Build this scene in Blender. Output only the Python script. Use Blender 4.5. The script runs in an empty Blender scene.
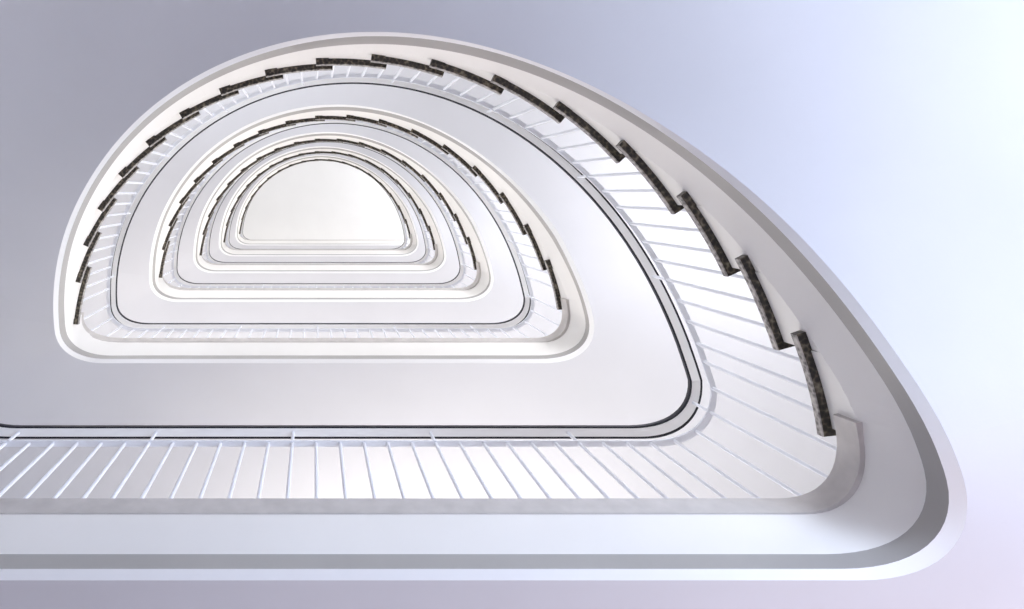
import bpy, bmesh, math
from math import sin, cos, pi, radians, degrees, atan2, hypot

FL = 3.0                       # storey height in metres
F_PX = 725.0                   # focal length in pixels of the 1024 px wide frame
U = FL / F_PX                  # plan unit -> metres
XC, YC, RY = 15.7, 278.8, 1.0135
TS, STEP, NT = 9.7, 9.11, 18   # flight start angle, going per tread, number of treads
TE = TS + STEP * NT            # flight end angle
Z0 = 0.88                      # finished floor of the lowest landing, in storeys above the camera
RISE = 1.0 / 19.0
sc = bpy.context.scene
col = sc.collection

# ------------------------------------------------------------------ materials
def new_mat(name):
    m = bpy.data.materials.new(name); m.use_nodes = True
    nt = m.node_tree; b = nt.nodes['Principled BSDF']
    return m, nt, b

def paint(name, rgb, rough=0.6, var=0.03, scale=2.5, bump=0.02, spec=0.3, metal=0.0):
    m, nt, b = new_mat(name)
    tc = nt.nodes.new('ShaderNodeTexCoord')
    n = nt.nodes.new('ShaderNodeTexNoise'); n.inputs['Scale'].default_value = scale; n.inputs['Detail'].default_value = 5
    nt.links.new(tc.outputs['Object'], n.inputs['Vector'])
    r = nt.nodes.new('ShaderNodeValToRGB')
    r.color_ramp.elements[0].position = 0.3; r.color_ramp.elements[1].position = 0.7
    r.color_ramp.elements[0].color = [max(0, c * (1 - var)) for c in rgb] + [1]
    r.color_ramp.elements[1].color = [min(1, c * (1 + var)) for c in rgb] + [1]
    nt.links.new(n.outputs['Fac'], r.inputs['Fac']); nt.links.new(r.outputs['Color'], b.inputs['Base Color'])
    b.inputs['Roughness'].default_value = rough
    b.inputs['Specular IOR Level'].default_value = spec
    b.inputs['Metallic'].default_value = metal
    if bump:
        n2 = nt.nodes.new('ShaderNodeTexNoise'); n2.inputs['Scale'].default_value = 90; n2.inputs['Detail'].default_value = 3
        nt.links.new(tc.outputs['Object'], n2.inputs['Vector'])
        bp = nt.nodes.new('ShaderNodeBump'); bp.inputs['Strength'].default_value = bump; bp.inputs['Distance'].default_value = 0.01
        nt.links.new(n2.outputs['Fac'], bp.inputs['Height']); nt.links.new(bp.outputs['Normal'], b.inputs['Normal'])
    return m

def granite(name, stops, rough):
    m, nt, b = new_mat(name)
    tc = nt.nodes.new('ShaderNodeTexCoord')
    v = nt.nodes.new('ShaderNodeTexVoronoi'); v.inputs['Scale'].default_value = 55
    n = nt.nodes.new('ShaderNodeTexNoise'); n.inputs['Scale'].default_value = 28; n.inputs['Detail'].default_value = 8; n.inputs['Roughness'].default_value = 0.75
    nt.links.new(tc.outputs['Object'], v.inputs['Vector']); nt.links.new(tc.outputs['Object'], n.inputs['Vector'])
    mx = nt.nodes.new('ShaderNodeMix'); mx.data_type = 'FLOAT'; mx.inputs[0].default_value = 0.40
    nt.links.new(v.outputs['Distance'], mx.inputs[2]); nt.links.new(n.outputs['Fac'], mx.inputs[3])
    r = nt.nodes.new('ShaderNodeValToRGB'); cr = r.color_ramp
    cr.elements[0].position = stops[0][0]; cr.elements[0].color = list(stops[0][1]) + [1]
    cr.elements[1].position = stops[-1][0]; cr.elements[1].color = list(stops[-1][1]) + [1]
    for p, c in stops[1:-1]:
        e = cr.elements.new(p); e.color = list(c) + [1]
    nt.links.new(mx.outputs[0], r.inputs['Fac']); nt.links.new(r.outputs['Color'], b.inputs['Base Color'])
    b.inputs['Roughness'].default_value = rough
    return m

M = {
    'white': paint('white_edge_paint', (0.87, 0.85, 0.82), 0.5, 0.02),
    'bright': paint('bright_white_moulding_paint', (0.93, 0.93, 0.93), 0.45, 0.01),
    'step': paint('moulding_painted_shade', (0.42, 0.405, 0.39), 0.6, 0.05),  # grey stands in for shade on the moulding's upright face
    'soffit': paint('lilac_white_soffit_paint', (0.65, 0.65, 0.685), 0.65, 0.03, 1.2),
    'kerb': paint('grey_beige_stone', (0.56, 0.53, 0.51), 0.55, 0.08, 14),
    'floor': paint('pale_floor', (0.62, 0.60, 0.60), 0.4, 0.05, 3),
    'wall': paint('white_plaster', (0.80, 0.80, 0.80), 0.7, 0.02),
    'ceiling': paint('ceiling_paint', (0.80, 0.80, 0.80), 0.7, 0.01),
    'rail': paint('pale_blue_white_steel_paint', (0.79, 0.81, 0.87), 0.35, 0.01, 8, 0.0, 0.5),
    'cap': paint('black_handrail', (0.012, 0.013, 0.022), 0.35, 0.1, 10, 0.0, 0.4),
    'granite': granite('dark_speckled_granite', [(0.30, (0.006, 0.005, 0.004)), (0.52, (0.030, 0.024, 0.017)), (0.64, (0.095, 0.078, 0.052)), (0.80, (0.22, 0.19, 0.14))], 0.35),
    'granite_edge': granite('granite_edge_painted_sheen', [(0.30, (0.10, 0.09, 0.085)), (0.50, (0.30, 0.28, 0.26)), (0.75, (0.52, 0.49, 0.46))], 0.4),  # paler colour stands in for the polished edge's reflection
    'frame': paint('white_window_frame', (0.80, 0.81, 0.83), 0.4, 0.01),
}

# ------------------------------------------------------------------ plan curves
def table(pts):
    def f(t):
        if t <= pts[0][0]: return pts[0][1]
        for (a, ra), (b, rb) in zip(pts, pts[1:]):
            if t <= b:
                u = (t - a) / (b - a); return ra + (rb - ra) * u
        return pts[-1][1]
    def g(t):                                   # smoothed table
        return sum(f(t + d) * w for d, w in ((-6, 1), (-3, 2), (0, 3), (3, 2), (6, 1))) / 9.0
    return g

def const(v): return lambda t: v

class Line:
    """one edge line of the D-shaped well: radius by angle on the curve, Y of the straight, corner lengths"""
    def __init__(s, r, ystr, ra=6.0, la=175.0, rd=85, ld=80, k=0.62):
        s.r, s.y, s.ra, s.la, s.rd, s.ld, s.k = r, ystr, ra, la, rd, ld, k
    def pol(s, t):
        R = s.r(t); a = radians(t)
        return (XC + R * cos(a), YC - RY * R * sin(a))
    def arc(s, a, b, n):
        return [s.pol(a + (b - a) * i / n) for i in range(n + 1)]
    def corner(s, t, d, sgn, n):                # arc point -> straight point
        p0 = s.pol(t)
        # where the tangent of the arc meets the straight
        q = s.pol(t + 1.0 * sgn)
        dx, dy = p0[0] - q[0], p0[1] - q[1]
        w = (s.y - p0[1]) / dy
        c = (p0[0] + dx * w, s.y)
        p3 = (c[0] - sgn * d, s.y)
        k = s.k
        p1 = (p0[0] + (c[0] - p0[0]) * k, p0[1] + (c[1] - p0[1]) * k)
        p2 = (p3[0] + (c[0] - p3[0]) * k, s.y)
        out = []
        for i in range(n + 1):
            u = i / n; v = 1 - u
            out.append(tuple(v**3 * p0[j] + 3 * v * v * u * p1[j] + 3 * v * u * u * p2[j] + u**3 * p3[j] for j in (0, 1)))
        return out
    def landing(s, t_left=TE, t_right=TS, na=4, nc=14, ns=16):
        """left arc -> left corner -> straight -> right corner -> right arc"""
        L = s.arc(t_left, s.la, na)[:-1] + s.corner(s.la, s.ld, -1, nc)
        Rr = s.corner(s.ra, s.rd, 1, nc)[::-1] + s.arc(s.ra, t_right, na)[1:]
        a, b = L[-1], Rr[0]
        mid = [(a[0] + (b[0] - a[0]) * i / ns, s.y) for i in range(1, ns)]
        return L + mid + Rr

def ang(p):
    t = degrees(atan2(YC - p[1], p[0] - XC))
    return t + 360 if t < -90 else t

def ramp(t):                                    # soffit rise, easing in over a few degrees
    d, h = t - TS, 5.0
    if d < h: return 0.0 if d < -h else (d + h) ** 2 / (4 * h) / (STEP * 19)
    return min(1.0, d / (STEP * 19))

def soft(t, c=5.0, h=9.0):                      # same slope as ramp() but easing in over a few degrees at the wide outer edge
    if t > 100: return ramp(t)
    d = t - c
    v = 0.0 if d < -h else (d if d > h else (d + h) ** 2 / (4 * h))
    w = min(1.0, max(0.0, (t - c) / 60.0))
    return (v * (1 - w) + max(0.0, t - TS) * w) / (STEP * 19)
def zls(z, k, w=1.0):
    def f(p):
        t = ang(p)
        return z + k + (ramp(t) - 1.0 if t > 100 else w * soft(t) + (1 - w) * ramp(t))
    return f
def zfs(z, k, w=1.0): return lambda p: z + k + w * soft(ang(p)) + (1 - w) * ramp(ang(p))

def zl(z, k):                                   # height of a soffit line of landing k (the end of the flight below runs into it)
    def f(p):
        t = ang(p)
        return z + k + (ramp(t) - 1.0 if t > 100 else ramp(t))
    return f
def zf(z, k): return lambda p: z + k + ramp(ang(p))

carc = table([(0, 468), (8, 466), (18, 460), (30, 458.5), (45, 459.5), (60, 459), (75, 456.5), (90, 453), (105, 450), (120, 447.6), (135, 447.5), (150, 449.5), (165, 452.5), (180, 455)])
treadr = lambda t: carc(t) - 8.3 - 3.0 * max(0, (14 - t) / 14.0)
l1r = table([(0, 468), (10, 466), (20, 461), (30, 459.5), (45, 460), (60, 459.5), (75, 457.5), (90, 454), (105, 452), (120, 450), (135, 450), (150, 451), (165, 453), (180, 456)])
l2r = table([(0, 491), (4, 489), (8, 484), (13, 481), (20, 477), (30, 473), (45, 469), (63, 464.5), (80, 461.5), (100, 458.5), (140, 457), (155, 458.5), (180, 458)])
l3r = table([(0, 492), (4, 490), (8, 485), (13, 481), (20, 478.5), (30, 475.5), (45, 471), (63, 469.5), (80, 467), (100, 463), (140, 460.5), (155, 461), (180, 462)])
l4r = table([(0, 502), (4, 500), (8, 495), (13, 489.5), (20, 487), (30, 483), (45, 475.5), (60, 472), (80, 471), (100, 469), (140, 466.5), (155, 468.5), (180, 469)])
kerbr = table([(0, 461), (10, 459.5), (90, 456), (170, 456), (180, 457)])
def railc(t, o=0.0):
    a = radians(t)
    return 469.9 + 4.75 * sin(2 * a) - 1.83 * cos(3 * a) + 0.3 * sin(3 * a) + o

L1 = Line(l1r, 279.4, ra=8.0, la=174.2, rd=64); L2 = Line(l2r, 295.5, rd=95); L3 = Line(l3r, 297.2, rd=98); L4 = Line(l4r, 303.8, rd=100)
KT = Line(kerbr, 276.0, ra=8.0, la=174.2, rd=62); KB = Line(lambda t: kerbr(t) + 2, 278.0, ra=8.0, la=174.2, rd=62)
KI = Line(lambda t: kerbr(t) + 12, 287.0, ra=8.0, la=174.2, rd=66)
OUT = Line(const(985), 860.0, ra=0.5, la=179.5, rd=160, ld=160)
def narrow(L, a):                                # upper storeys: the moulding hugs the right corner more closely
    return Line(lambda t: L.r(t) - a * max(0.0, (24 - t) / 24.0), L.y, L.ra, L.la, L.rd, L.ld, L.k)
UP = {id(L2): narrow(L2, 9), id(L3): narrow(L3, 11), id(L4): narrow(L4, 15)}
def lines(k): return [UP.get(id(L), L) if k else L for L in (L1, L2, L3, L4, OUT)]
Z1, Z2, Z3, Z4 = 0.866, 0.818, 0.7905, 0.784
ZKT, ZKB = 0.905, 0.869

def P(x, y, z): return (x * U, y * U, z * FL)

# ------------------------------------------------------------------ mesh helpers
def link(name, bm, mats, parent=None, smooth=False, loc=None):
    bmesh.ops.recalc_face_normals(bm, faces=bm.faces)
    if smooth:
        for f in bm.faces: f.smooth = True
    me = bpy.data.meshes.new(name)
    if loc:
        bmesh.ops.translate(bm, verts=bm.verts, vec=(-loc[0], -loc[1], -loc[2]))
    bm.to_mesh(me); bm.free()
    o = bpy.data.objects.new(name, me); col.objects.link(o)
    for m in (mats if isinstance(mats, (list, tuple)) else [mats]): me.materials.append(m)
    if smooth: me.set_sharp_from_angle(angle=radians(38))
    if parent: o.parent = parent
    if loc and not parent: o.location = loc
    return o

def empty(name, label, cat, group=None, loc=(0, 0, 0)):
    o = bpy.data.objects.new(name, None); col.objects.link(o); o.location = loc
    o.empty_display_size = 0.1
    o['label'] = label; o['category'] = cat
    if group: o['group'] = group
    return o

def skin(bm, rows, closed=False, mats=None, caps=False):
    """rows: list of rails, each a list of 3-D points of equal length"""
    V = [[bm.verts.new(p) for p in r] for r in rows]
    nr = len(V); pairs = list(range(nr - 1)) + ([nr - 1] if closed else [])
    for j in pairs:
        a, b = V[j], V[(j + 1) % nr]
        for i in range(len(a) - 1):
            f = bm.faces.new((a[i], a[i + 1], b[i + 1], b[i]))
            if mats: f.material_index = mats[j]
    if caps:
        for e in (0, -1):
            bm.faces.new([r[e] for r in V])
    return V

def box(bm, x0, x1, y0, y1, z0, z1):
    v = [bm.verts.new(p) for p in ((x0, y0, z0), (x1, y0, z0), (x1, y1, z0), (x0, y1, z0), (x0, y0, z1), (x1, y0, z1), (x1, y1, z1), (x0, y1, z1))]
    for q in ((0, 3, 2, 1), (4, 5, 6, 7), (0, 1, 5, 4), (1, 2, 6, 5), (2, 3, 7, 6), (3, 0, 4, 7)):
        bm.faces.new([v[i] for i in q])

def row(pts, z): return [P(p[0], p[1], z(p) if callable(z) else z) for p in pts]

ORD = ['lowest', 'second', 'third', 'fourth', 'fifth', 'topmost']

# ------------------------------------------------------------------ landings
NLAND = 6
def make_landing(k):
    full = k + 1
    lab = ['lowest white landing, its grey stone kerb running across the bottom of the view',
           'second white landing up, D-shaped edge beneath the second straight railing',
           'third white landing up the stairwell, framed inside the second one',
           'fourth white landing up the stairwell, a pale band inside the third one',
           'fifth white landing up the stairwell, next below the topmost one',
           'topmost white landing, directly beneath the pale ceiling of the stairwell'][k]
    root = empty('landing', lab, 'landing', 'straight landings of the stairwell', P(XC, 300, Z0 + k))
    inv = lambda o: setattr(o, 'parent', root) or o
    off = root.location
    def part(name, bm, m, smooth=False, parent=None):
        bmesh.ops.translate(bm, verts=bm.verts, vec=(-off[0], -off[1], -off[2]))
        return link(name, bm, m, parent or root, smooth)
    tl, tr = TE, TS
    l1, l2, l3, l4, out = (L.landing(tl, tr) for L in lines(k))
    kt, kb, ki = KT.landing(tl, tr), KB.landing(tl, tr), KI.landing(tl, tr)
    if k == NLAND - 1:                                  # no flight leaves the topmost landing: its edge runs straight to the wall
        def straight(p):
            n = len(p) - 19; x = p[18][0]
            return p[:19] + [(x + (975 - x) * i / n, p[18][1]) for i in range(1, n + 1)]
        l1, l2, l3, l4, out, kt, kb, ki = (straight(p) for p in (l1, l2, l3, l4, out, kt, kb, ki))
    # slab: white sloped edge below the kerb, then up to the floor and out to the walls
    bm = bmesh.new()
    fl = row(out, Z0 + k)
    skin(bm, [row(l2, zl(Z2, k)), row(l1, zl(Z1, k)), row(l1, Z0 + k), fl], mats=[0, 0, 1])
    part('slab', bm, [M['white'], M['floor']], True)
    # stone kerb with its own end caps
    bm = bmesh.new()
    skin(bm, [row(kb, ZKB + k), row(kt, ZKT - 0.0015 + k), row([(a[0] * .9 + b[0] * .1, a[1] * .9 + b[1] * .1) for a, b in zip(kt, ki)], ZKT + k), row(ki, ZKT + k), row(ki, ZKB + k)], closed=True, caps=True)
    part('kerb', bm, M['kerb'], True)
    bm = bmesh.new()
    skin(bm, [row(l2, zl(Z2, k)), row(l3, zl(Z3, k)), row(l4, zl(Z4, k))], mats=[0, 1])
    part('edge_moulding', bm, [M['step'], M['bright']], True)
    bm = bmesh.new()
    mid = [[(a[0] + (b[0] - a[0]) * u, a[1] + (b[1] - a[1]) * u) for a, b in zip(l4, out)] for u in (.12, .3, .6)]
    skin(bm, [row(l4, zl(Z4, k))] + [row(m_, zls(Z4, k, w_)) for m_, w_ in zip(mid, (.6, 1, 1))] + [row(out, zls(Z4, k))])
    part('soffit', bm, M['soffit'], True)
    return root

# ------------------------------------------------------------------ flights
def make_flight(k):
    lab = ['lowest curved stair flight, nearest and largest, its dark granite treads sweeping across the right',
           'second curved stair flight up, between the second and third landings',
           'third curved stair flight up, with treads about a third the size of the lowest ones',
           'fourth curved stair flight up, thin brown tread line around the pale centre',
           'fifth and highest curved stair flight, its thin treads closest around the ceiling'][k]
    root = empty('stair_flight', lab, 'staircase', 'curved stair flights', P(XC, YC, Z0 + k))
    off = root.location
    def part(name, bm, m, smooth=False, parent=None):
        bmesh.ops.translate(bm, verts=bm.verts, vec=(-off[0], -off[1], -off[2]))
        return link(name, bm, m, parent or root, smooth)
    N = NT * 6
    ts = [TS + (TE - TS) * i / N for i in range(N + 1)]
    l1, l2, l3, l4, out = ([L.pol(t) for t in ts] for L in lines(k))
    bm = bmesh.new()                                   # white carcass: sloped lower edge + stepped side + steps
    skin(bm, [row(l2, zf(Z2, k)), row(l1, zf(Z1, k))])
    th = 0.0115
    for i in range(1, NT + 1):
        b0 = TS + (i - 1) * STEP - 2.2; b1 = TS + i * STEP - (2.2 if i < NT else 0.0)
        a = [b0 + (b1 - b0) * j / 6 for j in range(7)]
        zt = Z0 + k + i * RISE - th
        c = [(XC + carc(t) * cos(radians(t)), YC - RY * carc(t) * sin(radians(t))) for t in a]
        o = [OUT.pol(t) for t in a]
        lo = [L1.pol(t) for t in a]
        skin(bm, [row(lo, zf(Z1, k)), row(c, zt), row(o, zt)])
        # riser below the front of the step
        zb = Z0 + k + (i - 1) * RISE - th
        q = [P(c[0][0], c[0][1], zb), P(o[0][0], o[0][1], zb), P(o[0][0], o[0][1], zt), P(c[0][0], c[0][1], zt)]
        bm.faces.new([bm.verts.new(v) for v in q])
    part('carcass', bm, M['white'])
    bm = bmesh.new()
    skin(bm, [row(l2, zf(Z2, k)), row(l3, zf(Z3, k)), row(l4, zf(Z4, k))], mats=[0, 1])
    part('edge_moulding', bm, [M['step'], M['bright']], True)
    bm = bmesh.new()
    mid = [[(a[0] + (b[0] - a[0]) * u, a[1] + (b[1] - a[1]) * u) for a, b in zip(l4, out)] for u in (.12, .3, .6)]
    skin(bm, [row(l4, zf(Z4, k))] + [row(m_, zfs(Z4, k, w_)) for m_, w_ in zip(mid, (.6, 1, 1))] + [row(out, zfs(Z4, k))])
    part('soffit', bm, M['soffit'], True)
    for i in range(1, NT + 1):
        a0, a1 = TS + (i - 1) * STEP - 3.0, TS + i * STEP + (1.3 if i == NT else 0.0)
        n = 8; tt = [a0 + (a1 - a0) * j / n for j in range(n + 1)]
        pin = [(XC + treadr(t) * cos(radians(t)), YC - RY * treadr(t) * sin(radians(t))) for t in tt]
        pin2 = [(XC + (treadr(t) + 1) * cos(radians(t)), YC - RY * (treadr(t) + 1) * sin(radians(t))) for t in tt]
        po = [(XC + 980 * cos(radians(t)), YC - 980 * sin(radians(t))) for t in tt]
        zt = Z0 + k + i * RISE
        bm = bmesh.new()
        skin(bm, [row(po, zt - th), row(pin2, zt - th), row(pin, zt - th + .001), row(pin, zt - .001), row(pin2, zt), row(po, zt)],
             closed=True, caps=True, mats=[0, 1, 1, 1, 1, 0])  # tops share the paler edge colour to bounce more light upward
        part('tread', bm, [M['granite'], M['granite_edge']])
    return root

# ------------------------------------------------------------------ railings
ZR = 1.2645                     # handrail underside above landing line
RS, RE = 5.1, 176.0
def zrail(t, k):                # handrail height on flight k at angle t
    return ZR + k + min(1.0, max(0.0, (t - RS) / (RE - RS)))
RAILC = Line(lambda t: railc(t), 301.6, ra=5.0, la=175.5, rd=80, ld=80)
def rail_line(o): return Line(lambda t: railc(t, o), 303.0 + o, ra=5.0, la=175.5, rd=80, ld=80)
BAR_DROP = 0.056
PITCH = 28.9

def railing_parts(root, plan, zfun, name_bits=True):
    """plan(o): list of plan points of the rail line offset by o; zfun(list) -> heights"""
    off = root.location
    def part(name, bm, m, smooth=False, parent=None):
        bmesh.ops.translate(bm, verts=bm.verts, vec=(-off[0], -off[1], -off[2]))
        return link(name, bm, m, parent or root, smooth)
    zs = zfun
    def strip(offs, dz):
        pts = plan(offs)
        return [P(p[0], p[1], z + dz) for p, z in zip(pts, zs)]
    bm = bmesh.new()
    skin(bm, [strip(-7.4, 0.0), strip(-7.6, 0.002), strip(-7.2, 0.009), strip(-4, 0.0115), strip(4, 0.0115), strip(7.0, 0.008), strip(8.2, 0.002), strip(8.0, 0.0)], closed=True, caps=True)
    hr = part('handrail', bm, M['cap'], True)
    bm = bmesh.new()
    skin(bm, [strip(-5.3, -0.0009), strip(5.0, -0.0009), strip(5.0, 0.0), strip(-5.3, 0.0)], closed=True, caps=True)
    hp = part('underside_plate', bm, M['bright'], False, hr)
    hp['label'] = 'pale steel strip under the handrail'
    bm = bmesh.new()
    d = BAR_DROP
    skin(bm, [strip(-3.2, -d), strip(3.8, -d), strip(3.8, -d + 0.004), strip(-3.2, -d + 0.004)], closed=True, caps=True)
    part('lower_rail', bm, M['rail'])

bar_mesh = {}
def baluster(root, name, x, y, z0, z1):
    key = round(z1 - z0, 3)
    if key not in bar_mesh:
        bm = bmesh.new()
        r = 0.0085; n = 10; h = (z1 - z0) * FL
        rings = []
        for z, rr in ((0, r * 1.9), (0.008, r * 1.9), (0.008, r), (h, r)):
            rings.append([bm.verts.new((rr * cos(2 * pi * i / n), rr * sin(2 * pi * i / n), z)) for i in range(n)])
        for a, b in zip(rings, rings[1:]):
            for i in range(n): bm.faces.new((a[i], a[(i + 1) % n], b[(i + 1) % n], b[i]))
        bm.faces.new(rings[0]); bm.faces.new(rings[-1])
        bmesh.ops.recalc_face_normals(bm, faces=bm.faces)
        for f in bm.faces: f.smooth = True
        me = bpy.data.meshes.new(name); bm.to_mesh(me); bm.free(); me.materials.append(M['rail'])
        me.set_sharp_from_angle(angle=radians(40))
        bar_mesh[key] = me
    o = bpy.data.objects.new(name, bar_mesh[key]); col.objects.link(o); o.parent = root
    p = P(x, y, z0); l = root.location
    o.location = (p[0] - l[0], p[1] - l[1], p[2] - l[2])

def make_landing_railing(k):
    lab = ['lowest straight railing with white balusters, spanning the bottom of the view on the nearest landing',
           'second straight railing up, white balusters along the second landing',
           'third straight railing up, a fine row of white balusters below the middle',
           'fourth straight railing up, a thin dark handrail line beneath the pale centre',
           'fifth straight railing up, the next dark line below the topmost one',
           'topmost straight railing, the short dark handrail line at the foot of the ceiling'][k]
    root = empty('landing_railing', lab, 'railing', 'straight landing railings', P(XC, 301.6, Z0 + k))
    top = k == NLAND - 1
    def plan(o):
        L = rail_line(o)
        if not top: return L.landing(TE, TS, 4, 14, 24)
        a = L.landing(TE, TS, 4, 14, 24)
        left = a[:19]
        return left + [(left[-1][0] + (600 - left[-1][0]) * i / 20, L.y) for i in range(1, 21)]
    base = plan(0)
    zs = []
    for p in base:
        t = ang(p)
        if t > 100: zs.append(zrail(t, k - 1))
        else: zs.append(zrail(t, k) if not top else ZR + k)
    railing_parts(root, plan, zs)
    # balusters measured out along the line from one long post
    S = [0.0]
    for a, b in zip(base, base[1:]): S.append(S[-1] + hypot(b[0] - a[0], b[1] - a[1]))
    def at(s):
        for i in range(len(S) - 1):
            if s <= S[i + 1]:
                u = (s - S[i]) / (S[i + 1] - S[i])
                return tuple(base[i][j] + (base[i + 1][j] - base[i][j]) * u for j in (0, 1)) + (zs[i] + (zs[i + 1] - zs[i]) * u,)
    xl = 147.0 + (0 if k == 0 else 34)
    i = min(range(len(base)), key=lambda q: abs(base[q][0] - xl) + (0 if abs(base[q][1] - 303.0) < 1 else 999))
    s_ref = S[i] + (xl - base[i][0])
    n0 = int((s_ref - 8) // PITCH); n1 = int((S[-1] - 8 - s_ref) // PITCH)
    for n in range(-n0, n1 + 1):
        x, y, z = at(s_ref + n * PITCH)
        if n % 6 == 0: baluster(root, 'post', x, y, Z0 + k, z - 0.002)
        else: baluster(root, 'baluster', x, y, Z0 + k, z - BAR_DROP + 0.001)
    return root

def make_flight_railing(k):
    lab = ['lowest curved railing, its long white balusters fanning out on the right above the nearest treads',
           'second curved railing up, white balusters around the second flight',
           'third curved railing up, fine white balusters around the third flight',
           'fourth curved railing up, thin dark handrail arch around the pale centre',
           'fifth and highest curved railing, innermost dark handrail arch against the ceiling'][k]
    root = empty('flight_railing', lab, 'railing', 'curved stair railings', P(XC, YC, Z0 + k))
    N = 110
    tt = [TS + (TE - TS) * i / N for i in range(N + 1)]
    def plan(o):
        return [(XC + railc(t, o) * cos(radians(t)), YC - RY * railc(t, o) * sin(radians(t))) for t in tt]
    railing_parts(root, plan, [zrail(t, k) for t in tt])
    n = -3
    while True:
        t = 20.3 + 18.53 / 6 * n
        if t > TE - 0.8: break
        if t > TS + 0.8:
            x, y = plan_pt(t)
            i = min(NT, int((t - TS) / STEP) + 1)
            # the nosing of the next tread overhangs this one slightly
            if (TS + i * STEP) - t < 3.2 and i < NT: i += 1
            z0 = Z0 + k + i * RISE
            if n % 6 == 0: baluster(root, 'post', x, y, z0, zrail(t, k) - 0.002)
            else: baluster(root, 'baluster', x, y, z0, zrail(t, k) - BAR_DROP + 0.001)
        n += 1
    return root
def plan_pt(t):
    return (XC + railc(t) * cos(radians(t)), YC - RY * railc(t) * sin(radians(t)))

for k in range(NLAND):
    make_landing(k); make_landing_railing(k)
for k in range(NLAND - 1):
    make_flight(k); make_flight_railing(k)

# ------------------------------------------------------------------ shell of the stairwell
ZTOP = Z0 + NLAND - 1 + 0.95
ZLOW = 0.784
def struct(name, bm, m, smooth=False):
    o = link(name, bm, m, None, smooth); o['kind'] = 'structure'; return o

OUTW = Line(const(987), 862.0, ra=0.5, la=179.5, rd=160, ld=160)
OUTW2 = Line(const(1030), 905.0, ra=0.5, la=179.5, rd=160, ld=160)
n = 96
bm = bmesh.new()
a = [OUTW.pol(-0.0 + 180 * i / n) for i in range(n + 1)]; b = [OUTW2.pol(180 * i / n) for i in range(n + 1)]
a = [(a[0][0], 560)] + a + [(a[-1][0], 560)]; b = [(b[0][0], 560)] + b + [(b[-1][0], 560)]
skin(bm, [row(a, ZLOW), row(a, ZTOP), row(b, ZTOP), row(b, ZLOW)], closed=True, caps=True)
struct('wall_back', bm, M['wall'], True)
# front wall: piers at the ends, a solid strip at every floor, ribbon windows between
x0, x1, yf0, yf1 = -985, 1016, 862, 905
bm = bmesh.new()
for sx in (0, 1):
    xa, xb = ((x0 - 30, -760) if sx == 0 else (790, x1 + 31))
    box(bm, xa * U, xb * U, yf0 * U, yf1 * U, ZLOW * FL, ZTOP * FL)
for sx in (0, 1):
    xa, xb = ((x0 - 30, x0 + 13) if sx == 0 else (x1 - 13, x1 + 31))
    box(bm, xa * U, xb * U, 560 * U, yf0 * U, ZLOW * FL, ZTOP * FL)
for k in range(NLAND + 1):
    za = ZLOW + k if k else ZLOW
    zb = Z0 + k + 0.28 if k < NLAND else ZTOP
    if k > 0: za = Z0 + k - 0.17
    box(bm, -760 * U, 790 * U, yf0 * U, yf1 * U, za * FL, min(zb, ZTOP) * FL)
struct('wall_front', bm, M['wall'])
for k in range(NLAND):
    bm = bmesh.new()
    zb, zt = (Z0 + k + 0.28) * FL, min(Z0 + k + 0.83, ZTOP) * FL
    xa, xb, ya, yb = -760 * U, 790 * U, 875 * U, 892 * U
    f = 0.06
    box(bm, xa, xb, ya, yb, zb, zb + f); box(bm, xa, xb, ya, yb, zt - f, zt)
    for i in range(7):
        x = xa + (xb - xa - f) * i / 6
        box(bm, x, x + f, ya, yb, zb + f, zt - f)
    struct('window_%d' % (k + 1), bm, M['frame'])
bm = bmesh.new()
w = [OUTW2.pol(180 * i / n) for i in range(n + 1)]
poly = [(w[0][0], 905)] + w + [(w[-1][0], 905)]
lo = [bm.verts.new(P(p[0], p[1], ZTOP)) for p in poly]; hi = [bm.verts.new(P(p[0], p[1], ZTOP + 0.08)) for p in poly]
bm.faces.new(lo); bm.faces.new(hi)
for i in range(len(lo)): bm.faces.new((lo[i], lo[(i + 1) % len(lo)], hi[(i + 1) % len(lo)], hi[i]))
struct('ceiling', bm, M['ceiling'])
bm = bmesh.new()
box(bm, -9, 9, -9, 9, (Z0 - 1) * FL - 0.2, (Z0 - 1) * FL)
struct('floor', bm, M['floor'])

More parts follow.
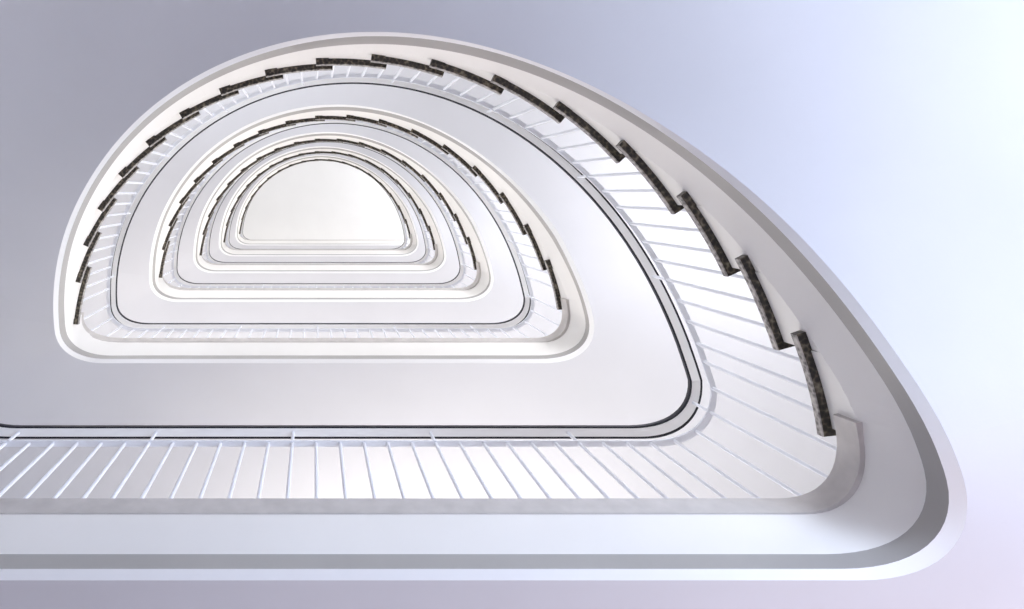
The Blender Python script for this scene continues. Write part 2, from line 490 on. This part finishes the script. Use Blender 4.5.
# ------------------------------------------------------------------ light
def area(name, loc, rot, sx, sy, power, rgb):
    l = bpy.data.lights.new(name, 'AREA'); l.shape = 'RECTANGLE'; l.size = sx; l.size_y = sy
    l.energy = power; l.color = rgb
    o = bpy.data.objects.new(name, l); col.objects.link(o); o.location = loc; o.rotation_euler = rot
    return o
PF = [94, 122, 122, 115, 110, 92]
PR = [112, 120, 118, 115, 105, 70]
PL = [74, 66, 52, 48, 48]
WT = 28.0                                          # bearing of the right-hand fill lights; the curved wall has no windows
for k in range(NLAND):
    area('front_window_daylight', ((XC * U if k else 0.9), 858 * U, (Z0 + k + 0.55) * FL), (radians(-110), 0, 0), (6.2 if k else 3.0), 1.5, PF[k], (1.0, 0.955, 0.89))
    if k < NLAND:
        c_, s_ = cos(radians(WT)), sin(radians(WT))
        zc = (Z0 + k + 0.60) * FL
        area('curved_wall_fill_light', ((XC + 965 * c_) * U, (YC - 965 * s_) * U, zc), (radians(108), 0, radians(90) - radians(WT)), 2.4, 1.4, PR[k], (0.93, 0.95, 1.0))  # stands in for daylight from the right; solid wall behind, no window
    if k < NLAND - 1:
        c_, s_ = cos(radians(122)), sin(radians(122))
        area('curved_wall_fill_light', ((XC + 965 * c_) * U, (YC - 965 * s_) * U, (Z0 + k + 1.0) * FL), (radians(105), 0, radians(90 - 122)), 2.2, 1.2, PL[k], (0.92, 0.95, 1.0))  # added fill that brightens the far soffits; no window in this wall
# added area light for daylight from the right, below the frame; no entrance built
area('right_daylight_fill', (4.6, -1.9, 0.5), (radians(90), 0, radians(66)), 3.5, 1.6, 275, (0.69, 0.80, 1.0))
area('pink_fill_light', (3.6, 3.4, 0.6), (radians(90), 0, radians(130)), 1.5, 1.0, 70, (1.0, 0.75, 0.76))  # added fill that tints the lower right soffit pink; no lamp stands here

w = bpy.data.worlds.new('world'); sc.world = w; w.use_nodes = True
bg = w.node_tree.nodes['Background']
bg.inputs['Color'].default_value = (0.82, 0.83, 1.0, 1); bg.inputs['Strength'].default_value = 0.40

# ------------------------------------------------------------------ camera
cd = bpy.data.cameras.new('camera'); cam = bpy.data.objects.new('camera', cd); col.objects.link(cam)
cam.location = (0, 0, 0); cam.rotation_euler = (pi, 0, 0)
cd.sensor_fit = 'HORIZONTAL'; cd.sensor_width = 36.0; cd.lens = 36.0 * F_PX / 1024
cd.shift_x = (512 - 314.1) / 1024; cd.shift_y = -(304.5 - 192.9) / 1024
cd.clip_start = 0.02; cd.clip_end = 100
sc.camera = cam
sc.view_settings.view_transform = 'Standard'; sc.view_settings.look = 'None'
sc.view_settings.gamma = 1.0; sc.view_settings.exposure = 0.0
sc.view_settings.use_curve_mapping = False
sc.cycles.max_bounces = 10; sc.cycles.diffuse_bounces = 8
sc.cycles.use_denoising = True
